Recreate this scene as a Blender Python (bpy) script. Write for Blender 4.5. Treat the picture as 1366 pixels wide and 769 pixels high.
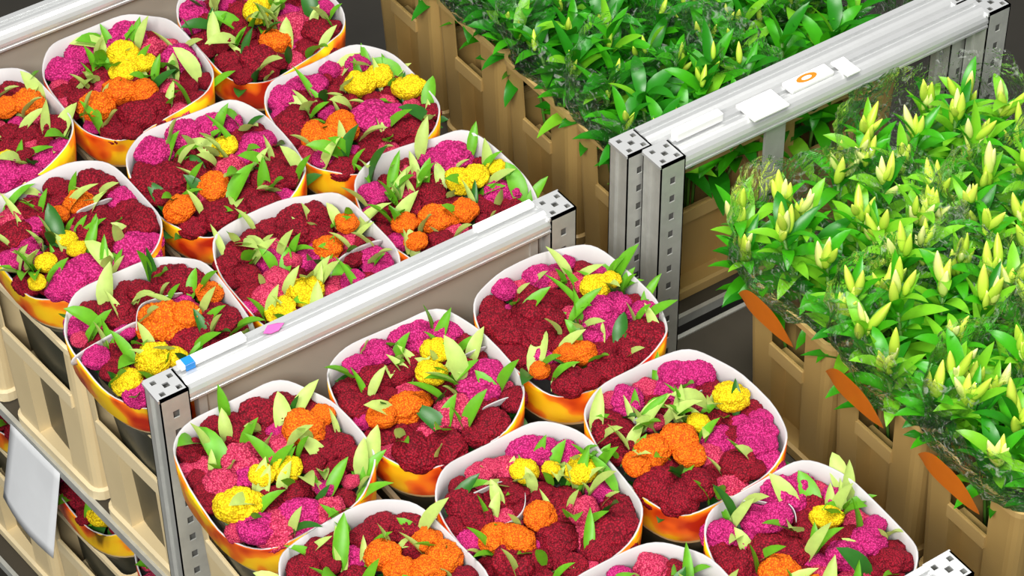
import bpy, math, random
from mathutils import Vector, Matrix, noise

# ------------------------------------------------------------------ scene, camera, light
scene = bpy.context.scene
COL = scene.collection
for o in list(bpy.data.objects):
    bpy.data.objects.remove(o)

ZF = 1.60                      # height of the trolley frame tops above the floor
W_PX, H_PX, F_PX = 1366, 769, 3614.755
CX, CY, CZ = -1.66988, -3.74932, 4.00384
YAW, PITCH, ROLL = 0.973384, 0.746743, -0.0118253
_f = Vector((math.cos(YAW)*math.cos(PITCH), math.sin(YAW)*math.cos(PITCH), -math.sin(PITCH)))
_r = Vector((math.sin(YAW), -math.cos(YAW), 0))
_u = _r.cross(_f)
_c, _s = math.cos(ROLL), math.sin(ROLL)
RIGHT, UP, FWD = _c*_r + _s*_u, -_s*_r + _c*_u, _f
CAM = Vector((CX, CY, CZ + ZF))
cam = bpy.data.cameras.new('camera')
cam.sensor_fit = 'HORIZONTAL'; cam.sensor_width = 36.0
cam.lens = F_PX*36.0/W_PX
cam.clip_end = 60
cam_o = bpy.data.objects.new('camera', cam); COL.objects.link(cam_o)
m = Matrix.Identity(4)
for i in range(3):
    m[i][0], m[i][1], m[i][2], m[i][3] = RIGHT[i], UP[i], -FWD[i], CAM[i]
cam_o.matrix_world = m
scene.camera = cam_o

world = bpy.data.worlds.new('hall_air'); scene.world = world
world.use_nodes = True
world.node_tree.nodes['Background'].inputs[0].default_value = (0.92, 0.96, 1.0, 1)
world.node_tree.nodes['Background'].inputs[1].default_value = 0.19

def hall_lamp(name, loc, target, sx, sy, power, col=(1, 0.98, 0.94)):
    L = bpy.data.lights.new(name, 'AREA'); L.shape = 'RECTANGLE'
    L.size, L.size_y, L.energy, L.color = sx, sy, power, col
    o = bpy.data.objects.new(name, L); COL.objects.link(o)
    o.location = loc
    d = Vector(target) - Vector(loc)
    o.rotation_euler = d.to_track_quat('-Z', 'Y').to_euler()
    return o
hall_lamp('hall_side_lamp', (-4.2, -4.6, 7.6), (0.6, 0.0, 1.3), 4.0, 2.0, 960)
hall_lamp('hall_lamp', (0.4, -0.6, 8.4), (0.8, -0.2, 1.2), 3.0, 1.2, 420)
hall_lamp('hall_lamp', (3.2, 0.2, 8.4), (1.6, -0.2, 1.2), 3.0, 1.0, 200)

vs = scene.view_settings
vs.view_transform = 'Standard'; vs.look = 'None'; vs.gamma = 1.0
vs.exposure = 0.0
vs.use_curve_mapping = False
try:
    scene.cycles.transparent_max_bounces = 24
except Exception:
    pass

def unproj(x, y, z):
    """world point under a photograph point on the horizontal plane at frame height z"""
    d = FWD + RIGHT*((x - W_PX/2)/F_PX) - UP*((y - H_PX/2)/F_PX)
    t = (z + ZF - CAM.z)/d.z
    return CAM + d*t

# ------------------------------------------------------------------ materials
MATS = {}
def nodes(name):
    mt = bpy.data.materials.new(name); mt.use_nodes = True
    nt = mt.node_tree
    return mt, nt, nt.nodes['Principled BSDF']

def plain(name, col, rough=0.5, metal=0.0, var=0.0, scale=20, bump=0.0, bscale=80, spec=0.5, transl=0.0):
    mt, nt, b = nodes(name)
    b.inputs['Roughness'].default_value = rough
    b.inputs['Metallic'].default_value = metal
    b.inputs['Specular IOR Level'].default_value = spec
    if var > 0:
        tc = nt.nodes.new('ShaderNodeTexCoord')
        nz = nt.nodes.new('ShaderNodeTexNoise'); nz.inputs['Scale'].default_value = scale
        nz.inputs['Detail'].default_value = 4
        mx = nt.nodes.new('ShaderNodeMix'); mx.data_type = 'RGBA'
        mx.inputs[6].default_value = tuple(c*(1-var) for c in col) + (1,)
        mx.inputs[7].default_value = tuple(min(1, c*(1+var)) for c in col) + (1,)
        nt.links.new(tc.outputs['Object'], nz.inputs['Vector'])
        nt.links.new(nz.outputs['Fac'], mx.inputs[0])
        nt.links.new(mx.outputs[2], b.inputs['Base Color'])
    else:
        b.inputs['Base Color'].default_value = tuple(col) + (1,)
    if bump > 0:
        tc2 = nt.nodes.new('ShaderNodeTexCoord')
        n2 = nt.nodes.new('ShaderNodeTexNoise'); n2.inputs['Scale'].default_value = bscale
        bp = nt.nodes.new('ShaderNodeBump'); bp.inputs['Strength'].default_value = bump
        bp.inputs['Distance'].default_value = 0.004
        nt.links.new(tc2.outputs['Object'], n2.inputs['Vector'])
        nt.links.new(n2.outputs['Fac'], bp.inputs['Height'])
        nt.links.new(bp.outputs['Normal'], b.inputs['Normal'])
    if transl > 0:
        out = nt.nodes['Material Output']
        tr = nt.nodes.new('ShaderNodeBsdfTranslucent')
        tr.inputs['Color'].default_value = tuple(min(1, c*1.25) for c in col) + (1,)
        ms = nt.nodes.new('ShaderNodeMixShader'); ms.inputs[0].default_value = transl
        nt.links.new(b.outputs[0], ms.inputs[1]); nt.links.new(tr.outputs[0], ms.inputs[2])
        nt.links.new(ms.outputs[0], out.inputs['Surface'])
    MATS[name] = mt
    return mt

def crest(name, dark, mid, light):
    """velvety crested celosia: fine dark pits and pale specks"""
    mt, nt, b = nodes(name)
    tc = nt.nodes.new('ShaderNodeTexCoord')
    v = nt.nodes.new('ShaderNodeTexVoronoi'); v.inputs['Scale'].default_value = 11
    v.inputs['Randomness'].default_value = 1.0
    nz = nt.nodes.new('ShaderNodeTexNoise'); nz.inputs['Scale'].default_value = 3.2
    nz.inputs['Detail'].default_value = 6
    oi = nt.nodes.new('ShaderNodeObjectInfo')
    add = nt.nodes.new('ShaderNodeVectorMath'); add.operation = 'ADD'
    nt.links.new(tc.outputs['Object'], add.inputs[0]); nt.links.new(oi.outputs['Random'], add.inputs[1])
    nt.links.new(add.outputs[0], v.inputs['Vector']); nt.links.new(add.outputs[0], nz.inputs['Vector'])
    cr = nt.nodes.new('ShaderNodeValToRGB')
    e = cr.color_ramp.elements
    e[0].position = 0.10; e[0].color = tuple(light) + (1,)
    e[1].position = 0.66; e[1].color = tuple(c*0.6 for c in dark) + (1,)
    k = cr.color_ramp.elements.new(0.30); k.color = tuple(mid) + (1,)
    nt.links.new(v.outputs['Distance'], cr.inputs['Fac'])
    mx = nt.nodes.new('ShaderNodeMix'); mx.data_type = 'RGBA'; mx.inputs[0].default_value = 0.25
    cr2 = nt.nodes.new('ShaderNodeValToRGB')
    cr2.color_ramp.elements[0].position = 0.35; cr2.color_ramp.elements[0].color = tuple(dark) + (1,)
    cr2.color_ramp.elements[1].position = 0.62; cr2.color_ramp.elements[1].color = tuple(mid) + (1,)
    nt.links.new(nz.outputs['Fac'], cr2.inputs['Fac'])
    nt.links.new(cr.outputs[0], mx.inputs[6]); nt.links.new(cr2.outputs[0], mx.inputs[7])
    nt.links.new(mx.outputs[2], b.inputs['Base Color'])
    b.inputs['Roughness'].default_value = 0.75
    b.inputs['Specular IOR Level'].default_value = 0.2
    b.inputs['Sheen Weight'].default_value = 0.0
    b.inputs['Sheen Tint'].default_value = tuple(light) + (1,)
    bp = nt.nodes.new('ShaderNodeBump'); bp.inputs['Strength'].default_value = 0.6
    bp.inputs['Distance'].default_value = 0.004; bp.invert = True
    nt.links.new(v.outputs['Distance'], bp.inputs['Height'])
    nt.links.new(bp.outputs['Normal'], b.inputs['Normal'])
    MATS[name] = mt

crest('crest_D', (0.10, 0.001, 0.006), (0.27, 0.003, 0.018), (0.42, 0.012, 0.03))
crest('crest_M', (0.30, 0.006, 0.085), (0.58, 0.018, 0.19), (0.80, 0.12, 0.30))
crest('crest_P', (0.36, 0.012, 0.050), (0.66, 0.045, 0.13), (0.90, 0.26, 0.24))
crest('crest_O', (0.62, 0.075, 0.001), (0.92, 0.18, 0.002), (1.0, 0.33, 0.02))
crest('crest_Y', (0.70, 0.42, 0.002), (0.95, 0.72, 0.006), (1.0, 0.86, 0.04))

plain('leaf_fresh', (0.13, 0.42, 0.015), 0.45, var=0.35, scale=5, transl=0.25)
plain('leaf_pale', (0.46, 0.62, 0.15), 0.5, var=0.3, scale=5, transl=0.25)
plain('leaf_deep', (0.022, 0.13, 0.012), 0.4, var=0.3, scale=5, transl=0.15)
plain('lily_leaf_dark', (0.018, 0.22, 0.006), 0.32, var=0.35, scale=4, transl=0.25)
plain('lily_leaf_mid', (0.05, 0.38, 0.006), 0.32, var=0.35, scale=4, transl=0.3)
plain('lily_leaf_light', (0.20, 0.56, 0.02), 0.35, var=0.3, scale=4, transl=0.3)
plain('lily_stem', (0.10, 0.26, 0.03), 0.5, var=0.2)
def bud_mat(name, tip, base):
    mt, nt, b = nodes(name)
    tc = nt.nodes.new('ShaderNodeTexCoord'); sp = nt.nodes.new('ShaderNodeSeparateXYZ')
    cr = nt.nodes.new('ShaderNodeValToRGB')
    cr.color_ramp.elements[0].color = tuple(base) + (1,); cr.color_ramp.elements[1].color = tuple(tip) + (1,)
    nt.links.new(tc.outputs['Generated'], sp.inputs[0]); nt.links.new(sp.outputs['Z'], cr.inputs[0])
    nt.links.new(cr.outputs[0], b.inputs['Base Color'])
    b.inputs['Roughness'].default_value = 0.4
    MATS[name] = mt
bud_mat('bud_green', (0.55, 0.72, 0.06), (0.32, 0.55, 0.03))
bud_mat('bud_pale', (0.66, 0.78, 0.10), (0.42, 0.62, 0.03))
bud_mat('bud_cream', (0.84, 0.84, 0.34), (0.60, 0.74, 0.10))

plain('aluminium', (0.64, 0.65, 0.65), 0.33, 0.5, var=0.06, scale=14, bump=0.05)
plain('aluminium_worn', (0.60, 0.61, 0.57), 0.45, 0.45, var=0.22, scale=22, bump=0.1)
plain('panel_grey', (0.40, 0.37, 0.31), 0.6, 0.0, var=0.12, scale=8)
plain('shelf_wood', (0.055, 0.045, 0.03), 0.7, 0.0, var=0.25, scale=10)
plain('dark_plastic', (0.02, 0.02, 0.02), 0.5)
plain('crate_cream', (0.80, 0.64, 0.36), 0.42, 0.0, var=0.1, scale=6, bump=0.05)
plain('crate_cream_rim', (0.84, 0.70, 0.43), 0.42, 0.0, var=0.1, scale=6)
plain('crate_plastic', (0.46, 0.30, 0.10), 0.42, 0.0, var=0.12, scale=6, bump=0.05)
plain('crate_rim', (0.52, 0.35, 0.13), 0.42, 0.0, var=0.1, scale=6)
plain('white_paper', (0.56, 0.54, 0.545), 0.7, 0.0, var=0.05, scale=12, transl=0.15)
plain('note_paper', (0.70, 0.72, 0.74), 0.7, 0.0, var=0.08, scale=12)
plain('label_white', (0.88, 0.88, 0.87), 0.5)
plain('sticker_blue', (0.01, 0.22, 0.62), 0.4)
plain('sticker_orange', (0.85, 0.20, 0.01), 0.4)
plain('rubber', (0.03, 0.03, 0.03), 0.8)
plain('post_inside', (0.14, 0.14, 0.13), 0.7)
plain('petal_pink', (0.55, 0.10, 0.36), 0.6)
plain('orange_film', (0.95, 0.22, 0.015), 0.35, var=0.15, scale=20, transl=0.2)

def concrete():
    mt, nt, b = nodes('floor_concrete')
    nz = nt.nodes.new('ShaderNodeTexNoise'); nz.inputs['Scale'].default_value = 3; nz.inputs['Detail'].default_value = 8
    tc = nt.nodes.new('ShaderNodeTexCoord'); cr = nt.nodes.new('ShaderNodeValToRGB')
    cr.color_ramp.elements[0].color = (0.015, 0.013, 0.010, 1); cr.color_ramp.elements[1].color = (0.045, 0.040, 0.030, 1)
    nt.links.new(tc.outputs['Object'], nz.inputs[0]); nt.links.new(nz.outputs['Fac'], cr.inputs[0])
    nt.links.new(cr.outputs[0], b.inputs['Base Color']); b.inputs['Roughness'].default_value = 0.6
    MATS['floor'] = mt
concrete()

def sleeve_print():
    """printed paper: red-orange-yellow blooms near the top, gold line, dark foot"""
    mt, nt, b = nodes('sleeve_print')
    tc = nt.nodes.new('ShaderNodeTexCoord')
    oi = nt.nodes.new('ShaderNodeObjectInfo')
    add = nt.nodes.new('ShaderNodeVectorMath'); add.operation = 'ADD'
    nt.links.new(tc.outputs['Object'], add.inputs[0]); nt.links.new(oi.outputs['Random'], add.inputs[1])
    nz = nt.nodes.new('ShaderNodeTexNoise'); nz.inputs['Scale'].default_value = 13; nz.inputs['Detail'].default_value = 1.5
    nt.links.new(add.outputs[0], nz.inputs['Vector'])
    cr = nt.nodes.new('ShaderNodeValToRGB')
    el = cr.color_ramp.elements
    el[0].position = 0.33; el[0].color = (0.50, 0.02, 0.004, 1)
    el[1].position = 0.62; el[1].color = (1.0, 0.62, 0.01, 1)
    k = el.new(0.42); k.color = (0.86, 0.13, 0.008, 1)
    k = el.new(0.50); k.color = (0.95, 0.27, 0.008, 1)
    k = el.new(0.54); k.color = (1.0, 0.52, 0.008, 1)
    nt.links.new(nz.outputs['Fac'], cr.inputs[0])
    sp = nt.nodes.new('ShaderNodeSeparateXYZ'); nt.links.new(tc.outputs['Object'], sp.inputs[0])
    zr = nt.nodes.new('ShaderNodeMapRange')
    zr.inputs['From Min'].default_value = 0.40; zr.inputs['From Max'].default_value = 0.62
    nt.links.new(sp.outputs['Z'], zr.inputs['Value'])
    z2 = nt.nodes.new('ShaderNodeValToRGB'); z2.color_ramp.interpolation = 'CONSTANT'
    e = z2.color_ramp.elements
    e[0].position = 0; e[0].color = (0, 0, 0, 1)
    e[1].position = 0.36; e[1].color = (1, 1, 1, 1)
    nt.links.new(zr.outputs[0], z2.inputs[0])
    z3 = nt.nodes.new('ShaderNodeValToRGB'); z3.color_ramp.interpolation = 'CONSTANT'
    e = z3.color_ramp.elements
    e[0].position = 0; e[0].color = (0.045, 0.045, 0.03, 1)
    e[1].position = 0.33; e[1].color = (0.72, 0.52, 0.26, 1)
    nt.links.new(zr.outputs[0], z3.inputs[0])
    mx = nt.nodes.new('ShaderNodeMix'); mx.data_type = 'RGBA'
    nt.links.new(z2.outputs[0], mx.inputs[0])
    nt.links.new(z3.outputs[0], mx.inputs[6]); nt.links.new(cr.outputs[0], mx.inputs[7])
    nt.links.new(mx.outputs[2], b.inputs['Base Color'])
    b.inputs['Roughness'].default_value = 0.38
    MATS['sleeve_print'] = mt
sleeve_print()

def cellophane():
    mt = bpy.data.materials.new('cellophane'); mt.use_nodes = True
    nt = mt.node_tree; nt.nodes.clear()
    out = nt.nodes.new('ShaderNodeOutputMaterial')
    tr = nt.nodes.new('ShaderNodeBsdfTransparent'); tr.inputs[0].default_value = (0.97, 0.98, 0.97, 1)
    gl = nt.nodes.new('ShaderNodeBsdfGlossy'); gl.inputs['Roughness'].default_value = 0.20
    gl.inputs['Color'].default_value = (0.95, 0.97, 0.97, 1)
    tc = nt.nodes.new('ShaderNodeTexCoord')
    n1 = nt.nodes.new('ShaderNodeTexNoise'); n1.inputs['Scale'].default_value = 26; n1.inputs['Detail'].default_value = 3
    n1.inputs['Distortion'].default_value = 1.5
    bp = nt.nodes.new('ShaderNodeBump'); bp.inputs['Strength'].default_value = 1.0; bp.inputs['Distance'].default_value = 0.02
    nt.links.new(tc.outputs['Object'], n1.inputs[0]); nt.links.new(n1.outputs['Fac'], bp.inputs['Height'])
    nt.links.new(bp.outputs['Normal'], gl.inputs['Normal'])
    fr = nt.nodes.new('ShaderNodeFresnel'); fr.inputs['IOR'].default_value = 1.16
    nt.links.new(bp.outputs['Normal'], fr.inputs['Normal'])
    ms = nt.nodes.new('ShaderNodeMixShader')
    nt.links.new(fr.outputs[0], ms.inputs[0]); nt.links.new(tr.outputs[0], ms.inputs[1]); nt.links.new(gl.outputs[0], ms.inputs[2])
    # whitish noise patches painted in to imitate crinkle highlights and haze
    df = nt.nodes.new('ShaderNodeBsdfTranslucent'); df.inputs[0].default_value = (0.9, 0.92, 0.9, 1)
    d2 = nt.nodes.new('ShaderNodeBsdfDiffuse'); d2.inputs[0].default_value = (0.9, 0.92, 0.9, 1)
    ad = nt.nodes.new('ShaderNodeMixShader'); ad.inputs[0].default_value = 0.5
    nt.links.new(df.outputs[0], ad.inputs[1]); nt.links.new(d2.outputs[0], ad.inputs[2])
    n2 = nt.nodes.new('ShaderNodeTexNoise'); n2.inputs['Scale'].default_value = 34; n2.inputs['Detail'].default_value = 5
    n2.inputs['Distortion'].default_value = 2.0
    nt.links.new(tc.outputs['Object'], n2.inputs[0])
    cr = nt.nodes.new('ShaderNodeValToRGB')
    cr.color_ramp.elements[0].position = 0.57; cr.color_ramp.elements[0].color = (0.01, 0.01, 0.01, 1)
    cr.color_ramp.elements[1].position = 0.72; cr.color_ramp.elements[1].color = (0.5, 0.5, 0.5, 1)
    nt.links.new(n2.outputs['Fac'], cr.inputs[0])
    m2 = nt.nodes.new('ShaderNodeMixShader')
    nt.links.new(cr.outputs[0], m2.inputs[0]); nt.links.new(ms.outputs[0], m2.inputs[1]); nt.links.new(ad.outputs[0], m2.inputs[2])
    nt.links.new(m2.outputs[0], out.inputs['Surface'])
    MATS['cellophane'] = mt
cellophane()

# ------------------------------------------------------------------ helpers
def mesh(name, v, f, mats=(), smooth=False, fm=None):
    me = bpy.data.meshes.new(name); me.from_pydata([tuple(p) for p in v], [], f)
    for k in mats: me.materials.append(MATS[k])
    if fm:
        for p, i in zip(me.polygons, fm): p.material_index = i
    if smooth:
        for p in me.polygons: p.use_smooth = True
    me.update()
    return me

def obj(name, me, parent=None, loc=(0, 0, 0), rot=(0, 0, 0), scale=(1, 1, 1)):
    o = bpy.data.objects.new(name, me); COL.objects.link(o)
    o.location = loc; o.rotation_euler = rot; o.scale = scale
    if parent: o.parent = parent
    return o

def tag(o, label, cat, group=None, kind=None):
    if label: o['label'] = label
    if cat: o['category'] = cat
    if group: o['group'] = group
    if kind: o['kind'] = kind
    return o

def thing(name, label, cat, loc, rotz=0, group=None):
    o = obj(name, None, None, loc, (0, 0, rotz)); o.empty_display_size = 0.05
    return tag(o, label, cat, group)

class MB:
    def __init__(self): self.v = []; self.f = []
    def box(self, x0, x1, y0, y1, z0, z1):
        n = len(self.v)
        self.v += [(x, y, z) for z in (z0, z1) for y in (y0, y1) for x in (x0, x1)]
        self.f += [tuple(n+i for i in q) for q in ((0,2,3,1),(4,5,7,6),(0,1,5,4),(2,6,7,3),(0,4,6,2),(1,3,7,5))]
        return self
    def tube(self, pts, r, n=6):
        base = len(self.v); pts = [Vector(p) for p in pts]
        for i, p in enumerate(pts):
            t = (pts[min(i+1, len(pts)-1)] - pts[max(i-1, 0)]).normalized()
            a = t.orthogonal().normalized(); b = t.cross(a)
            for k in range(n):
                q = 2*math.pi*k/n
                self.v.append(tuple(p + a*(r*math.cos(q)) + b*(r*math.sin(q))))
        for i in range(len(pts)-1):
            for k in range(n):
                self.f.append((base+i*n+k, base+i*n+(k+1) % n, base+(i+1)*n+(k+1) % n, base+(i+1)*n+k))
        self.f.append(tuple(base+k for k in range(n))[::-1]); e = base+(len(pts)-1)*n
        self.f.append(tuple(e+k for k in range(n)))
        return self
    def prism(self, poly, x0, x1):
        """poly in (y,z) swept along x"""
        n = len(self.v); k = len(poly)
        self.v += [(x0, y, z) for y, z in poly] + [(x1, y, z) for y, z in poly]
        for i in range(k):
            j = (i+1) % k
            self.f.append((n+i, n+k+i, n+k+j, n+j))
        self.f.append(tuple(n+i for i in range(k))); self.f.append(tuple(n+k+i for i in range(k))[::-1])
        return self
    def grid_plate(self, us, ws, skip, to3):
        n = len(self.v); nu = len(us)
        for w in ws:
            for u in us: self.v.append(tuple(to3(u, w)))
        for j in range(len(ws)-1):
            for i in range(nu-1):
                if skip(i, j): continue
                a = n+j*nu+i
                self.f.append((a, a+1, a+nu+1, a+nu))
        return self
    def build(self, name, mat, parent=None, loc=(0,0,0), rot=(0,0,0), bevel=0.0, solid=0.0, smooth=False):
        me = mesh(name, self.v, self.f, (mat,), smooth)
        o = obj(name, me, parent, loc, rot)
        if solid:
            s = o.modifiers.new('thick', 'SOLIDIFY'); s.thickness = solid; s.offset = -1
        if bevel:
            b = o.modifiers.new('soft', 'BEVEL'); b.width = bevel; b.segments = 2; b.limit_method = 'ANGLE'
        return o

# ------------------------------------------------------------------ floor
fl = MB().box(-6, 9, -6, 9, -0.1, 0).build('floor', 'floor'); tag(fl, 'grey concrete hall floor under the trolleys', 'floor', kind='structure')

# ------------------------------------------------------------------ trolleys
PH = 0.035                                   # half width of a post
def post_mesh(height):
    mb = MB()
    z0, z1 = -height, -0.004
    rows = [z0]; z = z0 + 0.02
    nh = int((height-0.05)/0.055)
    zs = [z1]
    for i in range(nh):
        zc = -0.058 - i*0.055
        zs += [zc+0.0105, zc-0.0105]
    zs += [z0]
    zs = sorted(zs)
    us = [-PH, -0.0075, 0.0075, PH]
    hole = lambda i, j: i == 1 and j % 2 == 1
    mb.grid_plate(us, zs, hole, lambda u, w: (u, -PH, w))
    mb.grid_plate([-u for u in us], zs, hole, lambda u, w: (u, PH, w))
    g = [-PH, -PH*0.94, -0.006, 0.006, PH*0.94, PH]
    # plain sides with a shallow groove
    for sx in (-1, 1):
        ys = [-PH, -0.012, -0.009, 0.009, 0.012, PH]
        dep = [0, 0, 0.006, 0.006, 0, 0]
        us2 = ys if sx < 0 else [-y for y in ys]
        n = len(mb.v)
        for w in (z0, z1):
            for k, y in enumerate(us2):
                mb.v.append((sx*(PH-dep[k]), -y, w))
        for k in range(5): mb.f.append((n+k, n+k+1, n+6+k+1, n+6+k))
    return mesh('post', mb.v, mb.f, ('aluminium_worn',))
def cap_mesh():
    mb = MB()
    g = [-PH, -0.026, -0.014, -0.007, 0.007, 0.014, 0.026, PH]
    def skip(i, j): return (i in (1, 5) and j in (1, 5)) or (i == 3 and j == 3)
    mb.grid_plate(g, g, skip, lambda u, w: (u, w, 0))
    # skirt
    for (ax, sg) in ((0, -1), (0, 1), (1, -1), (1, 1)):
        n = len(mb.v)
        for z in (-0.008, 0):
            for t in (-PH, PH):
                mb.v.append((sg*PH, t, z) if ax == 0 else (t, sg*PH, z))
        mb.f.append((n, n+1, n+3, n+2))
    return mesh('post_cap', mb.v, mb.f, ('aluminium',))
POST, CAP = post_mesh(1.42), cap_mesh()
POST_IN = MB().box(-PH+.008, PH-.008, -PH+.008, PH-.008, -1.41, -0.03)
POST_IN = mesh('post_core', POST_IN.v, POST_IN.f, ('post_inside',))

def end_frame(t, x, y, rail=True, panel=True):
    """one end frame (two posts, a top rail, a panel) of trolley t, in t's local space, z 0 = frame top"""
    for dx in (0, 1.0):
        p = obj('post', POST, t, (x+dx, y, 0))
        s = p.modifiers.new('thick', 'SOLIDIFY'); s.thickness = 0.003; s.offset = -1
        c = obj('post_cap', CAP, p); s = c.modifiers.new('thick', 'SOLIDIFY'); s.thickness = 0.004; s.offset = -1
        obj('post_core', POST_IN, p)
    if rail:
        prof = [(0.034, 0.005), (0.018, 0.005), (0.0165, -0.006), (0.0105, -0.006), (0.009, 0.0), (0.003, 0.003), (-0.006, 0.004),
                (-0.015, 0.002), (-0.023, -0.003), (-0.030, -0.011), (-0.034, -0.020), (-0.035, -0.028), (-0.031, -0.030), (-0.031, -0.034), (-0.035, -0.036),
                (-0.035, -0.042), (-0.022, -0.044), (-0.022, -0.050), (0.030, -0.050), (0.034, -0.044)]
        MB().prism([(q[0]+y, q[1]) for q in prof], x+PH, x+1.0-PH).build('top_rail', 'aluminium', t)
    if panel:
        MB().box(x+0.085, x+0.925, y-0.006, y+0.006, -0.40, -0.046).build('end_panel', 'panel_grey', t)
        for a in (0.065, 0.925):
            MB().box(x+a, x+a+0.02, y-0.012, y+0.012, -0.42, -0.046).build('panel_upright', 'aluminium_worn', t)

def deck(t, x0, x1, y0, y1, z, yaw=0.0, pivot=(0, 0)):
    d = MB().box(x0-pivot[0], x1-pivot[0], y0-pivot[1], y1-pivot[1], -0.022, 0).build('shelf', 'shelf_wood', t, (pivot[0], pivot[1], z), (0, 0, yaw))
    e = MB()
    for (a, b, c_, d_) in ((x0, x1, y0-0.012, y0), (x0, x1, y1, y1+0.012), (x0-0.012, x0, y0-.012, y1+.012), (x1, x1+0.012, y0-.012, y1+.012)):
        e.box(a-pivot[0], b-pivot[0], c_-pivot[1], d_-pivot[1], -0.024, 0.004)
    e.build('shelf_edge', 'aluminium_worn', d)

def trolley(name, label, x, y0, y1, frames, yaw=0.0, drop=0.0):
    t = thing(name, label, 'trolley', (0, 0, ZF))
    for (fx, fy, rl, pn) in frames: end_frame(t, fx, fy, rl, pn)
    for zz in (-0.67-drop, -1.40-drop):
        deck(t, x+0.008, x+1.0, y0, y1, zz, yaw, (x, y0))
    for wx in (x+0.1, x+0.9):
        for wy in (y0+0.15, y1-0.15):
            w = MB()
            n = 20
            for sx in (-0.02, 0.02):
                for k in range(n): w.v.append((sx, 0.08*math.cos(2*math.pi*k/n), 0.08*math.sin(2*math.pi*k/n)))
            w.f += [(k, (k+1) % n, n+(k+1) % n, n+k) for k in range(n)] + [tuple(range(n))[::-1], tuple(range(n, 2*n))]
            wo = w.build('wheel', 'rubber', t, (wx, wy, -ZF+0.08))
            MB().box(-0.035, 0.035, -0.03, 0.03, 0.0, 0.098-drop).build('wheel_fork', 'aluminium_worn', wo)
    return t

X2 = 1.309                                            # frame of the lily trolleys
T1 = trolley('flower_trolley', 'aluminium flower trolley with white paper hanging from its shelf', 0.0, 0.05, 1.27, [(0.0, 1.31, True, True)], yaw=0.085, drop=0.06)
T2 = trolley('flower_trolley', 'aluminium flower trolley with a blue sticker on its rail', 0.0, -1.28, 0.03, [(0.0, 0.0, True, True)])
T5 = trolley('flower_trolley', 'flower trolley whose drilled corner post closes off the blue-stickered trolley', 0.0, -2.60, -1.31, [(0.0, -1.33, True, False)])
T3 = trolley('flower_trolley', 'flower trolley carrying dark green lilies with few buds', X2-0.035, 0.10, 1.40, [(X2-0.04, 0.075, True, False)])
T4 = trolley('flower_trolley', 'flower trolley carrying pale budded lilies, orange logo on its rail', X2, -1.28, 0.03, [(X2, 0.0, True, False)])

# plates and stickers on the rails
def rail_plate(t, x0, x1, y, h=0.018, mat='label_white'):
    return MB().box(x0, x1, y-0.004, y+0.004, 0.004, 0.004+h).build('label_plate', mat, t, bevel=0.001)
p = MB().box(0.045, 0.205, 0.012, 0.036, 0.003, 0.016).build('label_plate', 'label_white', T2, bevel=0.002)
MB().box(0.055, 0.078, 0.010, 0.0115, 0.0, 0.015).build('sticker', 'sticker_blue', p)
MB().box(0.055, 0.078, 0.0115, 0.034, 0.0160, 0.0172).build('sticker', 'sticker_blue', p)
p = MB().box(0.80, 0.955, 0.014, 0.036, 0.003, 0.014).build('label_plate', 'label_white', T2, bevel=0.002)
p = MB().box(X2+0.045, X2+0.18, 0.012, 0.036, 0.003, 0.026).build('label_plate', 'label_white', T4, bevel=0.002)
p = MB().box(X2+0.235, X2+0.34, -0.036, 0.036, 0.003, 0.010).build('label_plate', 'label_white', T4, bevel=0.002)
p = MB().box(X2+0.37, X2+0.50, -0.006, 0.034, 0.003, 0.016).build('label_plate', 'label_white', T4, bevel=0.004)
mo = MB()
for k in range(14):
    a0, a1 = 2*math.pi*k/14, 2*math.pi*(k+1)/14
    c = (X2+0.43, 0.014)
    n = len(mo.v)
    for a in (a0, a1):
        for r in (0.5, 1.0):
            mo.v.append((c[0]+0.030*r*math.cos(a), c[1]+0.013*r*math.sin(a), 0.0168))
    mo.f.append((n, n+1, n+3, n+2))
lg = mo.build('logo_ring', 'sticker_orange', p, solid=0.0006)
p = MB().box(X2+0.52, X2+0.56, -0.03, 0.034, 0.003, 0.008).build('label_plate', 'label_white', T4, bevel=0.001)
MB().box(X2+0.30, X2+0.36, -0.004, 0.004, -0.30, -0.046).build('panel_upright', 'aluminium_worn', T4)
tag(obj('fallen_petal', mesh('fallen_petal', [(0,0,0),(.018,.012,.004),(.04,.008,.002),(.05,-.004,.006),(.03,-.014,.003),(.012,-.012,.002)], [(0,5,4,3,2,1)], ('petal_pink',)), None, (0.245, 0.012, ZF+0.006)), 'loose pink petals lying on the blue-stickered rail', 'petal').modifiers.new('thick', 'SOLIDIFY').thickness = 0.002

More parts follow.
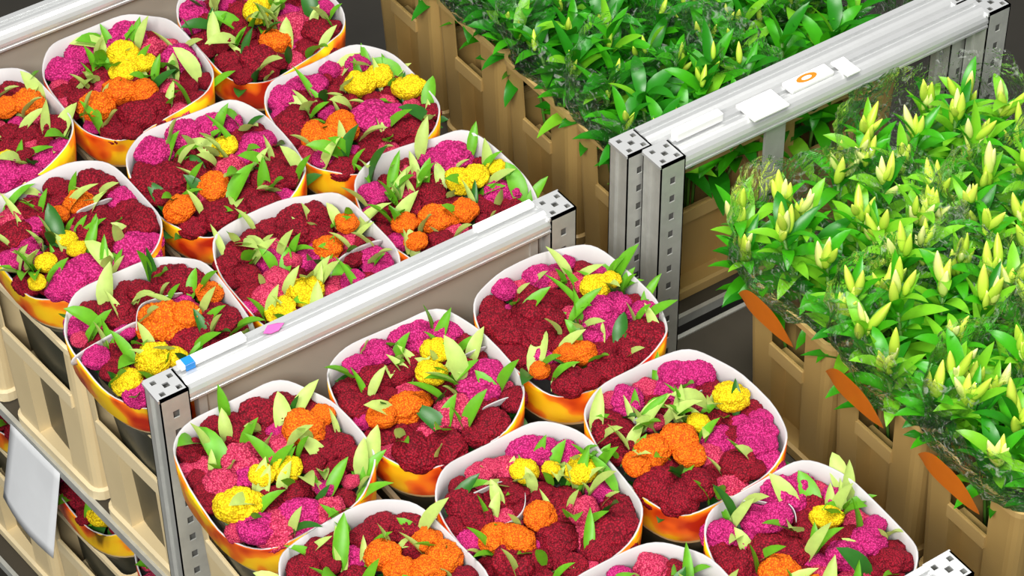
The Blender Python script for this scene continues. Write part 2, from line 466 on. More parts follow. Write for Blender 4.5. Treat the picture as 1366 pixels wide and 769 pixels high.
# ------------------------------------------------------------------ plastic containers
LX, LY, CH = 0.1525, 0.1975, 0.45          # half sizes and height
def container_meshes(mbody, mrim):
    cols = []                              # (x, y, nx, ny, bay, opening)
    rc = 0.03
    def side(fix, sgn, axis, half, op, bay):
        e = 0.0008
        pts = [-half+rc] + [-op, -bay-e, -bay, 0.0, bay, bay+e, op] + [half-rc]
        for s in pts:
            inb = abs(s) <= bay
            ino = abs(s) <= op
            yield s, inb, ino
    ring = []
    # order: +x side (y ascending), +y side (x descending), -x side, -y side
    def corner(cx, cy, a0):
        for k in range(1, 4):
            a = a0 + k*math.pi/8
            ring.append((cx+rc*math.cos(a), cy+rc*math.sin(a), math.cos(a), math.sin(a), False, False))
    for s, b, o in side(0, 1, 1, LY, 0.150, 0.080): ring.append((LX, s, 1, 0, b, o))
    corner(LX-rc, LY-rc, 0)
    for s, b, o in side(0, 1, 0, LX, 0.062, 0.058): ring.append((-s, LY, 0, 1, b, o))
    corner(-LX+rc, LY-rc, math.pi/2)
    for s, b, o in side(0, 1, 1, LY, 0.150, 0.080): ring.append((-LX, -s, -1, 0, b, o))
    corner(-LX+rc, -LY+rc, math.pi)
    for s, b, o in side(0, 1, 0, LX, 0.062, 0.058): ring.append((s, -LY, 0, -1, b, o))
    corner(LX-rc, -LY+rc, 3*math.pi/2)
    rows = [(0.0, 0), (0.035, 0), (0.036, 1), (0.262, 1), (0.263, 0), (0.305, 0), (0.436, 0), (CH, 0)]
    v, f = [], []
    n = len(ring)
    for z, dep in rows:
        k = 0.90 + 0.10*z/CH
        for (x, y, nx, ny, b, o) in ring:
            d = 0.045 if (dep and b) else 0.0
            v.append(((x - nx*d)*k, (y - ny*d)*k, z))
    for j in range(len(rows)-1):
        for i in range(n):
            i2 = (i+1) % n
            if j == 5 and ring[i][5] and ring[i2][5]: continue
            f.append((j*n+i, j*n+i2, (j+1)*n+i2, (j+1)*n+i))
    f.append(tuple(range(n))[::-1])
    body = mesh('container_body', v, f, (mbody,))
    # rim lip
    v, f = [], []
    prof = [(0.004, CH-0.020), (0.008, CH-0.020), (0.008, CH+0.004), (-0.010, CH+0.004), (-0.010, CH-0.006), (0.004, CH-0.006)]
    prof = [(0.0005, CH-0.012), (0.004, CH-0.012), (0.004, CH+0.003), (-0.006, CH+0.003), (-0.006, CH), (0.0005, CH)]
    for (d, z) in prof:
        for (x, y, nx, ny, b, o) in ring: v.append((x+nx*d, y+ny*d, z))
    k = len(prof)
    for j in range(k):
        j2 = (j+1) % k
        for i in range(n):
            i2 = (i+1) % n
            f.append((j*n+i, j*n+i2, j2*n+i2, j2*n+i))
    rim = mesh('container_rim', v, f, (mrim,))
    # ledge sills under the openings, and the foot
    mb = MB()
    q = 0.90+0.10*0.285/CH
    for sg in (-1, 1):
        mb.box(-0.060, 0.060, min(sg*(LY*q-.004), sg*(LY*q+.006)), max(sg*(LY*q-.004), sg*(LY*q+.006)), 0.268, 0.304)
        mb.box(min(sg*(LX*q-.004), sg*(LX*q+.006)), max(sg*(LX*q-.004), sg*(LX*q+.006)), -0.148, 0.148, 0.268, 0.304)
    ledge = mesh('container_ledge', mb.v, mb.f, (mrim,))
    f = []
    for j in range(3):
        for i in range(n):
            i2 = (i+1) % n
            f.append((j*n+i, j*n+i2, (j+1)*n+i2, (j+1)*n+i))
    foot = []
    for (d, z) in [(0.0, 0.002), (0.009, 0.004), (0.009, 0.030), (0.0, 0.034)]:
        q = 0.90+0.10*z/CH
        for (x, y, nx, ny, b, o) in ring: foot.append((x*q+nx*d, y*q+ny*d, z))
    foot = mesh('container_foot', foot, f, (mrim,))
    return body, rim, ledge, foot
CMESH = {'tan': container_meshes('crate_plastic', 'crate_rim'), 'cream': container_meshes('crate_cream', 'crate_cream_rim')}

def container(x, y, zb, rotz, label, group, tall=1.0):
    CBODY, CRIM, CLEDGE, CFOOT = CMESH['tan' if label.startswith('tan') else 'cream']
    t = thing('flower_container', label, 'container', (x, y, zb), rotz, group)
    b = obj('body', CBODY, t)
    s = b.modifiers.new('thick', 'SOLIDIFY'); s.thickness = 0.004; s.offset = -1
    obj('rim', CRIM, t); obj('ledge', CLEDGE, t); obj('foot', CFOOT, t)
    for ch in t.children: ch.scale = (1, 1, tall)
    return t

# ------------------------------------------------------------------ celosia flowers
random.seed(11)
def crest_mesh(seed, colkey):
    import bmesh
    bm = bmesh.new(); bmesh.ops.create_icosphere(bm, subdivisions=5, radius=1.0)
    off = Vector((seed*7.3, seed*3.1, seed*1.7))
    for vv in bm.verts:
        p = vv.co.copy()
        up = max(0.0, p.z*0.5+0.5)
        lob = noise.noise(p*1.5+off)*0.28
        fold = (0.5-min(1, abs(noise.noise(p*3.0+off*2))*3.5))*0.12
        fine = noise.noise(p*12+off)*0.05 + noise.noise(p*24+off)*0.04
        r = 1 + (lob+fold+fine)*up
        q = p*r
        q.z *= 0.72
        if p.z < -0.2:                       # tapers to the stem
            k = 1 - 0.75*min(1, (-p.z-0.2)/0.8)
            q.x *= k; q.y *= k; q.z = q.z*1.5
        vv.co = q
    me = bpy.data.meshes.new('flower_head'); bm.to_mesh(me); bm.free()
    me.materials.append(MATS['crest_'+colkey])
    for p in me.polygons: p.use_smooth = True
    return me
CREST = {c: [crest_mesh(3*i+j, c) for i in range(4)] for j, c in enumerate('DMPOY')}

def leaf_mesh(name, mat, w, bend, fold, twist=0.0, seg=6):
    """blade along +Z, unit length; arching towards +X"""
    v, f = [], []
    for i in range(seg+1):
        t = i/seg
        hw = w*math.sin(math.pi*min(1, (t*0.92+0.06)))**0.8*(1-0.25*t) if i < seg else 0.002
        a = bend*t
        x = (1-math.cos(a))/max(bend, 1e-3); z = math.sin(a)/max(bend, 1e-3)
        ct, st = math.cos(twist*t), math.sin(twist*t)
        nx, nz = math.cos(a), -math.sin(a)
        for s in (-1, 0, 1):
            lift = -fold*hw*abs(s)
            yy = s*hw*ct; dx = -lift + s*hw*st
            v.append((x + nx*(-dx), yy, z + nz*(-dx)))
    for i in range(seg):
        for k in (0, 1):
            a = i*3+k
            f.append((a, a+1, a+4, a+3))
    return mesh(name, v, f, (mat,), smooth=True)
CLEAF = []
for mname, wt in (('leaf_fresh', 5), ('leaf_pale', 5), ('leaf_deep', 1)):
    for (w, bd, fo, tw) in ((0.16, 0.5, 0.6, 0.3), (0.21, 0.9, 0.5, -0.4), (0.13, 0.25, 0.7, 0.6)):
        CLEAF += [leaf_mesh('leaf', mname, w, bd, fo, tw)]*wt

DLEAF = [leaf_mesh('leaf', 'leaf_deep', w, 0.9, 0.3, 0.1) for w in (0.26, 0.32)]
def sring(hx, hy, n, e=3.6):
    out = []
    for k in range(n):
        a = 2*math.pi*k/n
        c, s = math.cos(a), math.sin(a)
        out.append((hx*math.copysign(abs(c)**(2/e), c), hy*math.copysign(abs(s)**(2/e), s)))
    return out

SB = 0.655                                  # sleeve foot below the frame top
def sleeve_mesh(dx, dy, seed, drop=0.0):
    """printed paper sleeve: local z 0 = foot; rim centre offset (dx,dy)"""
    n = 56
    prof = [(-drop, 0.112, 0.150, 0), (0.20, 0.122, 0.160, 0.15), (0.40, 0.138, 0.176, 0.45), (0.435, 0.143, 0.180, 0.55), (0.462, 0.163, 0.192, 0.80),
            (0.50, 0.180, 0.194, 0.96), (0.56, 0.184, 0.196, 1.0), (0.605, 0.185, 0.1965, 1.0)]
    rnd = random.Random(seed)
    ph = [rnd.uniform(0, 6.28) for _ in range(4)]
    v, f, fm = [], [], []
    def layer(inset):
        base = len(v)
        for (z, hx, hy, k) in prof:
            R = sring(hx-inset, hy-inset, n, 3.6-0.6*min(1, z/0.45))
            for i, (x, y) in enumerate(R):
                a = 2*math.pi*i/n
                t = z/0.605
                wob = 0.0022*t*t*(math.sin(3*a+ph[0])+0.7*math.sin(5*a+ph[1]))
                zz = z
                if t > 0.98:
                    front = max(0, -math.cos(a-math.radians(45)))      # corner that faces -x,-y
                    back = max(0, math.cos(a-math.radians(60)))
                    zz = z - 0.042*front**2 + 0.010*back + 0.005*math.sin(4*a+ph[2]) + 0.004*math.sin(7*a+ph[3])
                v.append((x*(1+wob/0.17)+dx*k, y*(1+wob/0.17)+dy*k, zz))
        return base
    b0 = layer(0.0); b1 = layer(0.0035)
    m_ = len(prof)
    for j in range(m_-1):
        for i in range(n):
            i2 = (i+1) % n
            f.append((b0+j*n+i, b0+j*n+i2, b0+(j+1)*n+i2, b0+(j+1)*n+i)); fm.append(0)
            f.append((b1+j*n+i2, b1+j*n+i, b1+(j+1)*n+i, b1+(j+1)*n+i2)); fm.append(1)
    j = m_-1
    for i in range(n):
        i2 = (i+1) % n
        f.append((b0+j*n+i, b0+j*n+i2, b1+j*n+i2, b1+j*n+i)); fm.append(1)
    f.append(tuple(b0+i for i in range(n))[::-1]); fm.append(0)
    return mesh('paper_sleeve', v, f, ('sleeve_print', 'white_paper'), True, fm)

def strip_mesh(pts, drop):
    v, f = [], []
    for p in pts:
        v.append(tuple(p)); v.append((p[0]+0.004, p[1]+0.004, p[2]-drop))
    for i in range(len(pts)-1): f.append((2*i, 2*i+1, 2*i+3, 2*i+2))
    return mesh('inner_paper', v, f, ('white_paper',), True)

FZ = -0.068
def bouquet(rim, foot, label, flowers, seed, group, strips=(), leaves=(), zoff=0.0, nleaf=44, px=True, drop=0.0):
    rnd = random.Random(seed)
    zb = ZF-SB+zoff
    t = thing('celosia_bouquet', label, 'bouquet', (foot[0], foot[1], zb), 0, group)
    org = Vector((foot[0], foot[1], zb))
    dx, dy = rim[0]-foot[0], rim[1]-foot[1]
    obj('paper_sleeve', sleeve_mesh(dx, dy, seed, drop), t)
    placed = []
    def inside(x, y, marg):
        u, w = abs(x-rim[0])/(0.182-marg), abs(y-rim[1])/(0.194-marg)
        return u**3 + w**3 < 1
    def head(x, y, z, r, c):
        r = min(r, 0.060)
        # keep heads inside the paper
        for _ in range(12):
            if inside(x, y, r*0.6): break
            x += (rim[0]-x)*0.08; y += (rim[1]-y)*0.08
        o = obj('flower_head', rnd.choice(CREST[c]), t, Vector((x, y, z))-org,
                (rnd.uniform(-.3, .3), rnd.uniform(-.3, .3), rnd.uniform(0, 6.28)), (r, r, r*rnd.uniform(0.85, 1.05)))
        placed.append((x, y, r))
    for (fx, fy, fr, c) in flowers:
        if px:
            p = unproj(fx, fy, FZ)
            x, y = p.x, p.y
        else:
            x, y = fx, fy
        r = fr/600.0*1.18
        head(x, y, ZF+FZ+zoff-0.3*r+rnd.uniform(-.006, .006)+(0.014 if c in 'YO' else 0.0), r, c)
    # fill what the list leaves open, a little deeper
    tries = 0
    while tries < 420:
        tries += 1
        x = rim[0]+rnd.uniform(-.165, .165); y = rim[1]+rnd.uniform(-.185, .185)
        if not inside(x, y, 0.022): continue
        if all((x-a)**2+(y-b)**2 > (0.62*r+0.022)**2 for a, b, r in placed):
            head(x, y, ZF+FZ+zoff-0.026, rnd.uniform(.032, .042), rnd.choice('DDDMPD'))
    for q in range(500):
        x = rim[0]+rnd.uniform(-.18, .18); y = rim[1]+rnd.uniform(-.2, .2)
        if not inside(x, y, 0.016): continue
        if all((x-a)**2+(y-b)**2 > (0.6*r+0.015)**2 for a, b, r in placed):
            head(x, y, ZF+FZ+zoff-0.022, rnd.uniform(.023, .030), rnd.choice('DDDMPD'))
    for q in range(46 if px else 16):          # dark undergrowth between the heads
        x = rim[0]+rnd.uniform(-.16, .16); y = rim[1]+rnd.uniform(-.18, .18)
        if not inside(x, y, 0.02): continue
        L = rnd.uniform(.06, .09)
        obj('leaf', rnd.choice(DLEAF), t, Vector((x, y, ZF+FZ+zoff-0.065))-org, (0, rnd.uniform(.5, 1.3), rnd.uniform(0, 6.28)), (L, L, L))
    for (x, y, r), fl1 in zip(placed, flowers):           # fresh leaves beside the yellow heads
        if fl1[3] == 'Y':
            for q in range(2):
                a = rnd.uniform(0, 6.28); L = rnd.uniform(.07, .11)
                xx, yy = x+math.cos(a)*r*1.0, y+math.sin(a)*r*1.0
                if inside(xx, yy, .012):
                    obj('leaf', CLEAF[rnd.choice((0, 5, 10, 15))], t, Vector((xx, yy, ZF+FZ+zoff-0.035))-org, (0, rnd.uniform(.1, .7), a+rnd.uniform(-.8, .8)), (L*1.1, L*1.1, L))
    k = 0
    tries = 0
    while k < nleaf and tries < 900:
        tries += 1
        x = rim[0]+rnd.uniform(-.165, .165); y = rim[1]+rnd.uniform(-.185, .185)
        if not inside(x, y, 0.012): continue
        if not all((x-a)**2+(y-b)**2 > (0.72*r)**2 for a, b, r in placed): continue
        L = rnd.uniform(.065, .12)
        az = rnd.uniform(0, 6.28)
        til = rnd.uniform(0.05, 0.75)
        obj('leaf', rnd.choice(CLEAF), t, Vector((x, y, ZF+FZ+zoff-0.030+rnd.uniform(-.012, .014)))-org, (0, til, az), (L, L, L))
        k += 1
    for st, dr in strips:
        pts = []
        for (sx, sy) in st:
            p = unproj(sx, sy, -0.055); pts.append(p-org)
        o = obj('inner_paper', strip_mesh(pts, dr), t)
        s = o.modifiers.new('round', 'SUBSURF'); s.levels = s.render_levels = 2
        s = o.modifiers.new('thick', 'SOLIDIFY'); s.thickness = 0.0015
    return t

def F(s):
    """'D 20 110 24; O 38 138 22' -> [(x, y, r, colour)]"""
    out = []
    for q in s.split(';'):
        a = q.split()
        if a: out.append((float(a[1]), float(a[2]), float(a[3]), a[0]))
    return out

CATALOG = {
 ('T1', 0, 0): F('D 20 110 24;O 38 138 22;D 80 165 20;D 38 175 18;Y 10 216 14;M 15 245 26;M 45 235 18;D 32 205 14;M 88 195 14;O 8 148 16'),
 ('T1', 0, 1): F('M 85 88 26;M 108 70 22;M 140 68 18;M 168 42 28;M 240 78 26;Y 165 75 20;Y 190 85 18;Y 165 97 18;D 110 130 20;O 130 143 24;O 160 125 24;O 190 125 20;D 185 150 26;D 205 140 22;D 235 125 16;D 252 112 12'),
 ('T1', 0, 2): F('M 258 12 22;M 255 32 14;D 310 28 20;Y 345 14 20;Y 358 -5 15;P 390 28 22;M 432 10 14;O 368 55 22;D 295 58 14;D 345 75 26;D 430 42 26;D 410 60 18;D 370 78 14;M 300 0 14;D 325 45 16'),
 ('T1', 1, 0): F('D 75 252 16;D 125 240 26;D 150 232 16;O 105 270 18;O 80 290 12;D 40 275 18;D 15 310 24;D 125 300 24;D 145 315 22;D 185 295 26;D 200 280 14;M 40 325 14;M 10 345 18;Y 88 320 14;Y 103 335 12;Y 62 355 13;Y 50 380 11;M 115 355 28;M 95 380 26;M 75 390 16;M 190 335 28;M 165 350 14;M 215 322 12'),
 ('T1', 1, 1): F('M 205 200 24;M 245 172 26;M 280 160 20;M 305 155 18;M 340 190 22;M 328 205 14;D 200 240 26;D 230 235 28;D 262 225 20;D 215 258 18;Y 300 195 16;P 308 222 20;O 240 280 20;O 285 250 20;D 290 285 24;D 360 235 26;D 375 225 20;D 350 270 22;D 395 235 18'),
 ('T1', 1, 2): F('M 368 128 20;M 388 104 18;M 420 112 18;M 440 90 14;M 477 80 16;D 380 165 24;D 395 150 16;D 417 140 14;Y 480 115 20;Y 505 105 18;Y 545 117 22;M 498 155 30;M 528 148 14;P 550 142 14;D 580 148 16;D 555 168 26;D 530 175 16;O 420 183 18;O 455 165 18;O 445 185 22;O 465 178 14;D 490 200 14'),
 ('T1', 2, 0): F('D 190 387 18;D 225 372 24;D 260 368 22;D 155 415 22;M 165 440 14;M 120 478 16;P 105 450 10;O 215 432 28;O 245 425 20;O 280 392 16;D 255 450 24;D 290 430 24;D 305 420 16;Y 205 482 22;Y 235 478 14;Y 170 510 18;M 180 527 18;D 150 495 14'),
 ('T1', 2, 1): F('D 395 285 26;D 420 278 20;D 398 308 26;D 425 310 20;D 305 350 18;D 325 335 22;D 335 318 16;D 330 365 16;O 463 302 14;O 437 330 18;P 390 347 12;P 368 370 18;P 360 395 20;Y 407 390 22;Y 375 418 18;M 472 372 16;M 510 355 14;D 470 340 16;M 495 357 10'),
 ('T1', 2, 2): F('M 490 250 18;M 505 265 14;M 570 190 18;M 605 195 28;M 585 215 18;P 545 230 12;D 575 255 20;D 545 275 20;D 515 280 18;Y 615 245 20;Y 635 240 16;Y 662 228 13;M 665 255 20;M 690 248 16;O 540 300 16;O 580 295 20;O 600 290 14;O 620 285 16;D 590 318 16;O 555 325 14'),
 ('T2', 0, 0): F('D 345 545 26;D 375 540 22;D 400 530 18;D 255 597 18;D 285 570 16;D 415 540 16;O 405 572 24;O 430 555 14;P 322 607 24;P 295 640 20;Y 350 637 15;Y 383 627 17;Y 318 675 26;M 343 702 22;M 402 688 24;P 437 680 20;D 415 612 16;D 435 598 14;D 485 610 16;D 445 632 12;M 435 650 12;P 468 642 10;P 365 735 24'),
 ('T2', 0, 1): F('M 485 455 20;M 450 475 16;M 555 430 26;M 540 450 20;M 600 430 18;D 500 500 24;D 530 495 18;D 475 535 22;Y 582 470 18;Y 575 502 18;M 640 510 30;M 650 490 20;P 605 550 24;D 660 565 24;D 640 575 20;D 695 530 16;O 540 545 22;O 510 560 18;O 560 538 14;D 555 598 26;D 595 593 24'),
 ('T2', 0, 2): F('M 665 380 16;M 712 357 20;M 755 343 10;P 735 372 14;P 770 375 16;M 797 362 12;D 660 425 22;D 680 440 24;D 712 420 26;D 735 425 20;D 720 450 24;Y 795 385 18;Y 815 378 12;M 800 415 22;M 820 400 20;M 858 415 20;D 855 450 26;D 875 440 18;D 845 465 20;O 775 470 20;O 755 475 14;D 810 490 22;D 760 505 20;O 720 500 12;D 785 505 14;M 825 435 12'),
 ('T2', 1, 0): F('D 425 735 18;D 405 755 20;D 488 712 18;D 510 700 20;D 545 695 20;D 440 755 12;O 510 745 20;O 535 765 18;O 570 722 16;O 600 740 20;O 570 762 20;D 620 765 14;Y 470 800 20;M 520 830 24;M 440 800 20;D 560 800 24'),
 ('T2', 1, 1): F('M 700 592 22;M 720 600 20;M 760 597 18;P 640 630 16;P 655 622 12;D 672 655 24;D 690 660 14;D 620 670 22;D 635 690 18;Y 700 632 16;Y 735 632 10;Y 775 630 18;O 720 690 18;O 660 720 18;O 690 725 20;P 778 680 18;D 745 715 22;D 690 750 26;D 720 740 16;D 815 710 28;D 840 700 18;D 800 730 20;D 765 755 18'),
 ('T2', 1, 2): F('M 910 500 24;M 930 495 20;M 895 490 16;M 835 535 20;P 800 525 14;D 810 568 22;D 830 570 14;P 870 560 14;P 900 545 12;Y 975 533 20;Y 932 565 13;M 1010 575 22;M 1000 595 20;M 1020 590 16;M 1015 555 14;O 870 605 20;O 905 590 22;O 920 610 18;O 850 620 16;D 875 650 24;D 905 660 22;D 930 645 22;D 985 620 22;D 1005 625 14'),
 ('T2', 2, 1): F('P 870 750 20;D 900 765 18;M 830 768 16;D 850 800 24;Y 900 800 18;M 800 830 20'),
 ('T2', 2, 2): F('M 1045 650 26;M 1065 640 18;M 1107 658 14;M 960 710 20;M 1010 690 18;M 1030 690 22;D 1030 735 26;D 1055 735 20;D 985 755 22;Y 1103 690 18;M 1130 740 22;M 1160 720 20;M 1165 700 14;D 1190 745 18;O 1040 765 24;D 1215 745 14;D 1000 790 24;O 1080 790 20'),
}
STRIPS = {
 ('T1', 2, 0): [([(92, 480), (120, 462), (160, 440), (186, 425)], 0.035), ([(182, 440), (182, 405), (205, 400), (245, 388)], 0.02)],
 ('T1', 2, 1): [([(440, 365), (450, 345), (472, 332), (512, 316)], 0.03)],
 ('T1', 1, 0): [([(100, 282), (125, 272), (150, 262)], 0.02)],
 ('T2', 0, 1): [([(642, 545), (660, 537), (682, 528)], 0.022), ([(600, 486), (622, 472), (650, 460)], 0.02)],
 ('T2', 1, 1): [([(600, 672), (640, 655), (672, 640)], 0.02), ([(655, 705), (690, 695), (703, 675), (700, 650)], 0.03)],
 ('T2', 1, 2): [([(845, 560), (853, 555), (862, 570)], 0.03), ([(912, 545), (925, 530), (938, 518)], 0.02)],
 ('T2', 2, 2): [([(1045, 668), (1060, 678), (1062, 695)], 0.02), ([(990, 668), (1010, 668), (1040, 675)], 0.015)],
}
RIMX = [0.098, 0.475, 0.850]
CONX = [0.140, 0.475, 0.812]
ROWY = {'T1': [1.045, 0.617, 0.218], 'T2': [-0.272, -0.685, -1.092]}
TN = {'T1': 'paper-hung trolley', 'T2': 'blue-stickered trolley'}
COLN = ['outer column', 'middle column', 'lily-aisle column']
ROWN = {'T1': ['far-end row', 'centre row', 'row touching the blue-stickered rail'], 'T2': ['row under its rail', 'second row from its rail', 'third row from its rail']}
LOOK = {('T1', 0, 0): 'one orange crest among dark red', ('T1', 0, 1): 'magenta rim and yellow centre', ('T1', 0, 2): 'single orange head, yellow top',
        ('T1', 1, 0): 'many dark red, little yellow', ('T1', 1, 1): 'dark red flanked by magenta', ('T1', 1, 2): 'large round magenta head',
        ('T1', 2, 0): 'white paper between the heads', ('T1', 2, 1): 'tall yellow plume head', ('T1', 2, 2): 'magenta top, orange foot',
        ('T2', 0, 0): 'round yellow and orange heads', ('T2', 0, 1): 'big rosy pink heads', ('T2', 0, 2): 'two broad dark red crests',
        ('T2', 1, 0): 'orange cluster before dark red', ('T2', 1, 1): 'green leaves over yellow', ('T2', 1, 2): 'broad orange cluster',
        ('T2', 2, 1): 'pink and red heads', ('T2', 2, 2): 'magenta heads, leafy edges'}
for i, ((tk, r, c), fl_) in enumerate(CATALOG.items()):
    y = ROWY[tk][r]
    cx, cyaw = CONX[c], 0.0
    if tk == 'T1' and c == 0:
        cx -= 0.085*y - 0.015; cyaw = 0.085
    lab = 'celosia bouquet, %s, %s of %s' % (LOOK[(tk, r, c)], COLN[c], TN[tk])
    bouquet((RIMX[c], y), (cx, y), lab, fl_, 100+i, 'celosia bouquets on the trolleys', STRIPS.get((tk, r, c), ()), drop=0.055 if tk == 'T1' else 0.0)
    container(cx, y, ZF-(0.73 if tk == 'T1' else 0.67), cyaw, 'cream flower container in %s, %s, %s' % (COLN[c], ROWN[tk][r], TN[tk]), 'containers under the celosia', 1.13 if tk == 'T1' else 1.0)

# lower tier seen beneath the shelf
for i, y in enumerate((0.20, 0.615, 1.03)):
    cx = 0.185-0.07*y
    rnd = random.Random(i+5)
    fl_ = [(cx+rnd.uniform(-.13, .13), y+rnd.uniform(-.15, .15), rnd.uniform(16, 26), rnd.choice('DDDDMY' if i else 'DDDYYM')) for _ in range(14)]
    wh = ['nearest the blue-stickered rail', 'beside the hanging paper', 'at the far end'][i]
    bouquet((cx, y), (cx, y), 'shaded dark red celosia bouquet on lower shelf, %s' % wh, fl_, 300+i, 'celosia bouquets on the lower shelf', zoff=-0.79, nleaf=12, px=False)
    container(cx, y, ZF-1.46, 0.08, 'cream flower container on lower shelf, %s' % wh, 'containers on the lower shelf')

# hanging paper
def hang():
    A = Vector((-0.064, 0.79, ZF-0.735)); B = Vector((-0.044, 0.57, ZF-0.735))
    v, f = [], []
    nu, nw = 8, 10
    for j in range(nw+1):
        for i_ in range(nu+1):
            u, w = i_/nu, j/nw
            p = A.lerp(B, u)
            p = p + Vector((-0.006-0.055*w-0.012*math.sin(u*3.1)*w, 0.0, -0.25*w*(0.92+0.16*u)))
            v.append(tuple(p-A))
    for j in range(nw):
        for i_ in range(nu):
            a = j*(nu+1)+i_
            f.append((a, a+1, a+nu+2, a+nu+1))
    o = obj('paper_sheet', mesh('paper_sheet', v, f, ('note_paper',), True), None, A)
    o.modifiers.new('thick', 'SOLIDIFY').thickness = 0.0012
    tag(o, 'white paper sheet hanging from the shelf edge', 'paper')
hang()

# ------------------------------------------------------------------ lilies
LLEAF = {}
for mname in ('lily_leaf_dark', 'lily_leaf_mid', 'lily_leaf_light'):
    LLEAF[mname] = [leaf_mesh('leaf', mname, w, bd, fo, tw, 7) for (w, bd, fo, tw) in ((0.15, 0.7, 0.3, 0.3), (0.17, 1.1, 0.25, -0.3), (0.13, 0.4, 0.4, 0.5), (0.16, 1.4, 0.25, 0.1))]
def bud_mesh(mat, seed):
    v, f = [], []
    n, seg = 9, 8
    for i in range(seg+1):
        t = i/seg
        r = 0.165*math.sin(math.pi*min(1, 0.10+t*0.88))**0.75*(1-0.35*t) if i < seg else 0.012
        for k in range(n):
            a = 2*math.pi*k/n
            rr = r*(1+0.10*math.cos(3*a))
            v.append((rr*math.cos(a)+0.05*math.sin(t*2+seed), rr*math.sin(a), t))
    for i in range(seg):
        for k in range(n):
            f.append((i*n+k, i*n+(k+1) % n, (i+1)*n+(k+1) % n, (i+1)*n+k))
    f.append(tuple(range(n))[::-1]); f.append(tuple(seg*n+k for k in range(n)))
    return mesh('bud', v, f, (mat,), True)
BUDS = {k: [bud_mesh(k, s) for s in (0, 1.3)] for k in ('bud_green', 'bud_pale', 'bud_cream')}

def cello_mesh(hx0, hy0, hx1, hy1, z0, z1, seed, n=80):
    v, f = [], []
    off = Vector((seed*2.7, seed*1.3, 0))
    ks = [(0.0, 0.0), (0.10, 0.55), (0.16, 0.85), (0.32, 0.93), (0.5, 0.98), (0.68, 1.0), (0.84, 1.0), (1.0, 1.02)]
    rows = len(ks)-1
    for j, (t, g) in enumerate(ks):
        hx, hy = hx0+(hx1-hx0)*g, hy0+(hy1-hy0)*g
        for i, (x, y) in enumerate(sring(hx, hy, n, 2.8)):
            d = g*(0.030*noise.noise(Vector((x*13, y*13, t*2.5))+off) + 0.016*noise.noise(Vector((x*38, y*38, t*6))+off))
            zz = z0+(z1-z0)*t + 0.012*g*noise.noise(Vector((x*20, y*20, 9))+off)
            if j == rows: zz += 0.07*noise.noise(Vector((x*8, y*8, 5))+off)
            l = math.hypot(x, y)
            v.append((x+x/l*d, y+y/l*d, zz))
    for j in range(rows):
        for i in range(n):
            i2 = (i+1) % n
            f.append((j*n+i, j*n+i2, (j+1)*n+i2, (j+1)*n+i))
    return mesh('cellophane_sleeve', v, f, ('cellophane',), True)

def band_mesh(hx, hy, z0, z1, a0, a1, grow=0.012, n=14):
    v, f = [], []
    e = 3.0
    for i in range(n+1):
        a = a0+(a1-a0)*i/n
        c, s = math.cos(a), math.sin(a)
        x = math.copysign(abs(c)**(2/e), c); y = math.copysign(abs(s)**(2/e), s)
        prof = math.sin(math.pi*i/n)
        v.append((x*hx, y*hy, z0)); v.append((x*(hx+grow), y*(hy+grow), z0+(z1-z0)*(0.3+0.7*prof)))
    for i in range(n): f.append((2*i, 2*i+2, 2*i+3, 2*i+1))
    return mesh('orange_band', v, f, ('orange_film',), True)

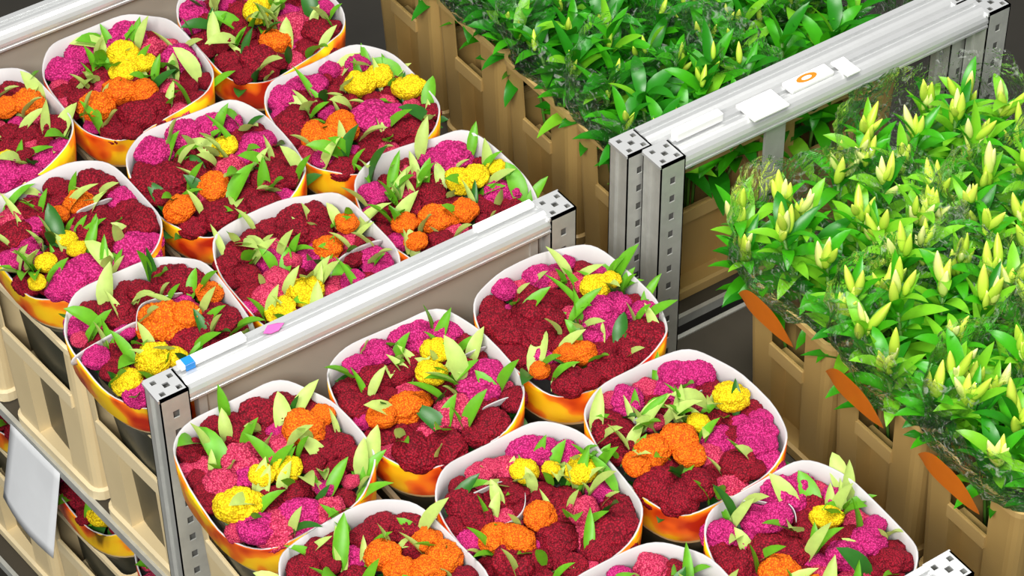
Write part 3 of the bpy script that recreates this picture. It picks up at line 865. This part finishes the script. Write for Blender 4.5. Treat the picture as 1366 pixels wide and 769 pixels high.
def lily_bunch(x, y, label, group, seed, pale, stems=14, zt=-0.10, spread=(0.21, 0.20), shift=(0, 0), band=None):
    rnd = random.Random(seed)
    zb = ZF-0.664
    t = thing('lily_bunch', label, 'lily bunch', (x, y, zb), 0, group)
    pts = []
    tries = 0
    while len(pts) < stems and tries < 2000:
        tries += 1
        px_, py_ = rnd.uniform(-1, 1)*spread[0], rnd.uniform(-1, 1)*spread[1]
        if all((px_-a)**2+(py_-b)**2 > 0.078**2 for a, b in pts): pts.append((px_, py_))
    for (px_, py_) in pts:
        out = Vector((px_, py_, 0))
        h = 0.664+zt-0.05+rnd.uniform(-.03, .03) - 0.9*(max(abs(px_)/spread[0], abs(py_)/spread[1])**3)*0.04
        top = Vector((px_+shift[0], py_+shift[1], h))
        bot = Vector((px_*0.45, py_*0.45, 0.01))
        mid = bot.lerp(top, 0.55) - out*0.12
        mb = MB().tube([bot, mid, top], 0.0045, 5)
        mb.build('stem', 'lily_stem', t, smooth=True)
        ax = (top-mid).normalized()
        ga = rnd.uniform(0, 6.28)
        nl = 18
        for k in range(nl):
            u = k/(nl-1)
            base = top - ax*(0.17*(1-u))
            ga += 2.4
            L = (rnd.uniform(.130, .185) if not pale else rnd.uniform(.115, .165))*(1.0-0.25*u)
            til = (0.95-0.60*u)+rnd.uniform(-.2, .2)
            wts = (5, 4, 1) if not pale else (2, 5, 5)
            mt = rnd.choices(('lily_leaf_dark', 'lily_leaf_mid', 'lily_leaf_light'), wts)[0]
            obj('leaf', rnd.choice(LLEAF[mt]), t, base, (rnd.uniform(-.15, .15), til, ga), (L, L, L))
        nb = rnd.choice((4, 5, 5, 6)) if pale else rnd.choice((0, 1, 1, 2))
        for k in range(nb):
            ga += 2.2+rnd.uniform(-.3, .3)
            L = rnd.uniform(.050, .090) if pale else rnd.uniform(.045, .06)
            til = rnd.uniform(.05, .55)
            mt = rnd.choices(('bud_green', 'bud_pale', 'bud_cream'), (2, 4, 2) if pale else (4, 2, 0))[0]
            obj('bud', rnd.choice(BUDS[mt]), t, top+Vector((rnd.uniform(-.012, .012), rnd.uniform(-.012, .012), rnd.uniform(-.03, .035))), (rnd.uniform(-.1, .1), til, ga), (L, L, L))
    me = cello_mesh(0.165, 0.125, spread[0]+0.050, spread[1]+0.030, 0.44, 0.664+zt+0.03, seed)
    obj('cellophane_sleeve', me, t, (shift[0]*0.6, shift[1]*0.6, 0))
    if band:
        obj('orange_band', band_mesh(0.262, 0.19, 0.432, 0.515, band[0], band[1]), t)
    return t

D = math.radians
g3, g4 = 'dark lily bunches in cellophane', 'pale budded lily bunches in cellophane'
ON = ['first', 'second', 'third', 'fourth']
for r, y in enumerate((0.285, 0.60, 0.91, 1.22)):
    for c, x in enumerate((1.565, 1.97)):
        where = '%s row from the paired posts, %s' % (ON[r], ['aisle edge', 'second column'][c])
        lily_bunch(x, y, 'dark green lily bunch in cellophane, %s' % where, g3, 500+r*2+c, False, stems=16, zt=-0.08, spread=(0.19 if c == 0 else 0.22, 0.20), shift=(0.02 if c == 0 else 0, 0.06 if r == 0 else 0))
        container(x, y, ZF-0.67, math.pi/2, 'tan container of dark lilies, %s' % where, 'containers under the lilies')
for c, (x, ys) in enumerate(((1.562, (-0.405, -0.715, -1.025)), (1.965, (-0.27, -0.58, -0.89)))):
    for r, y in enumerate(ys):
        where = '%s row from the orange-logo rail, %s' % (ON[r], ['aisle edge', 'second column'][c])
        lily_bunch(x, y, 'pale budded lily bunch, %s' % where, g4, 600+r*2+c, True, stems=15, zt=-0.07, spread=(0.20 if c == 0 else 0.22, 0.20),
                   shift=(-0.005 if c == 0 else 0.0, 0.06 if (c == 0 and r == 0) else 0.0), band=(D(158), D(198)) if c == 0 else None)
        container(x, y, ZF-0.67, math.pi/2, 'tan container of pale lilies, %s' % where, 'containers under the lilies')
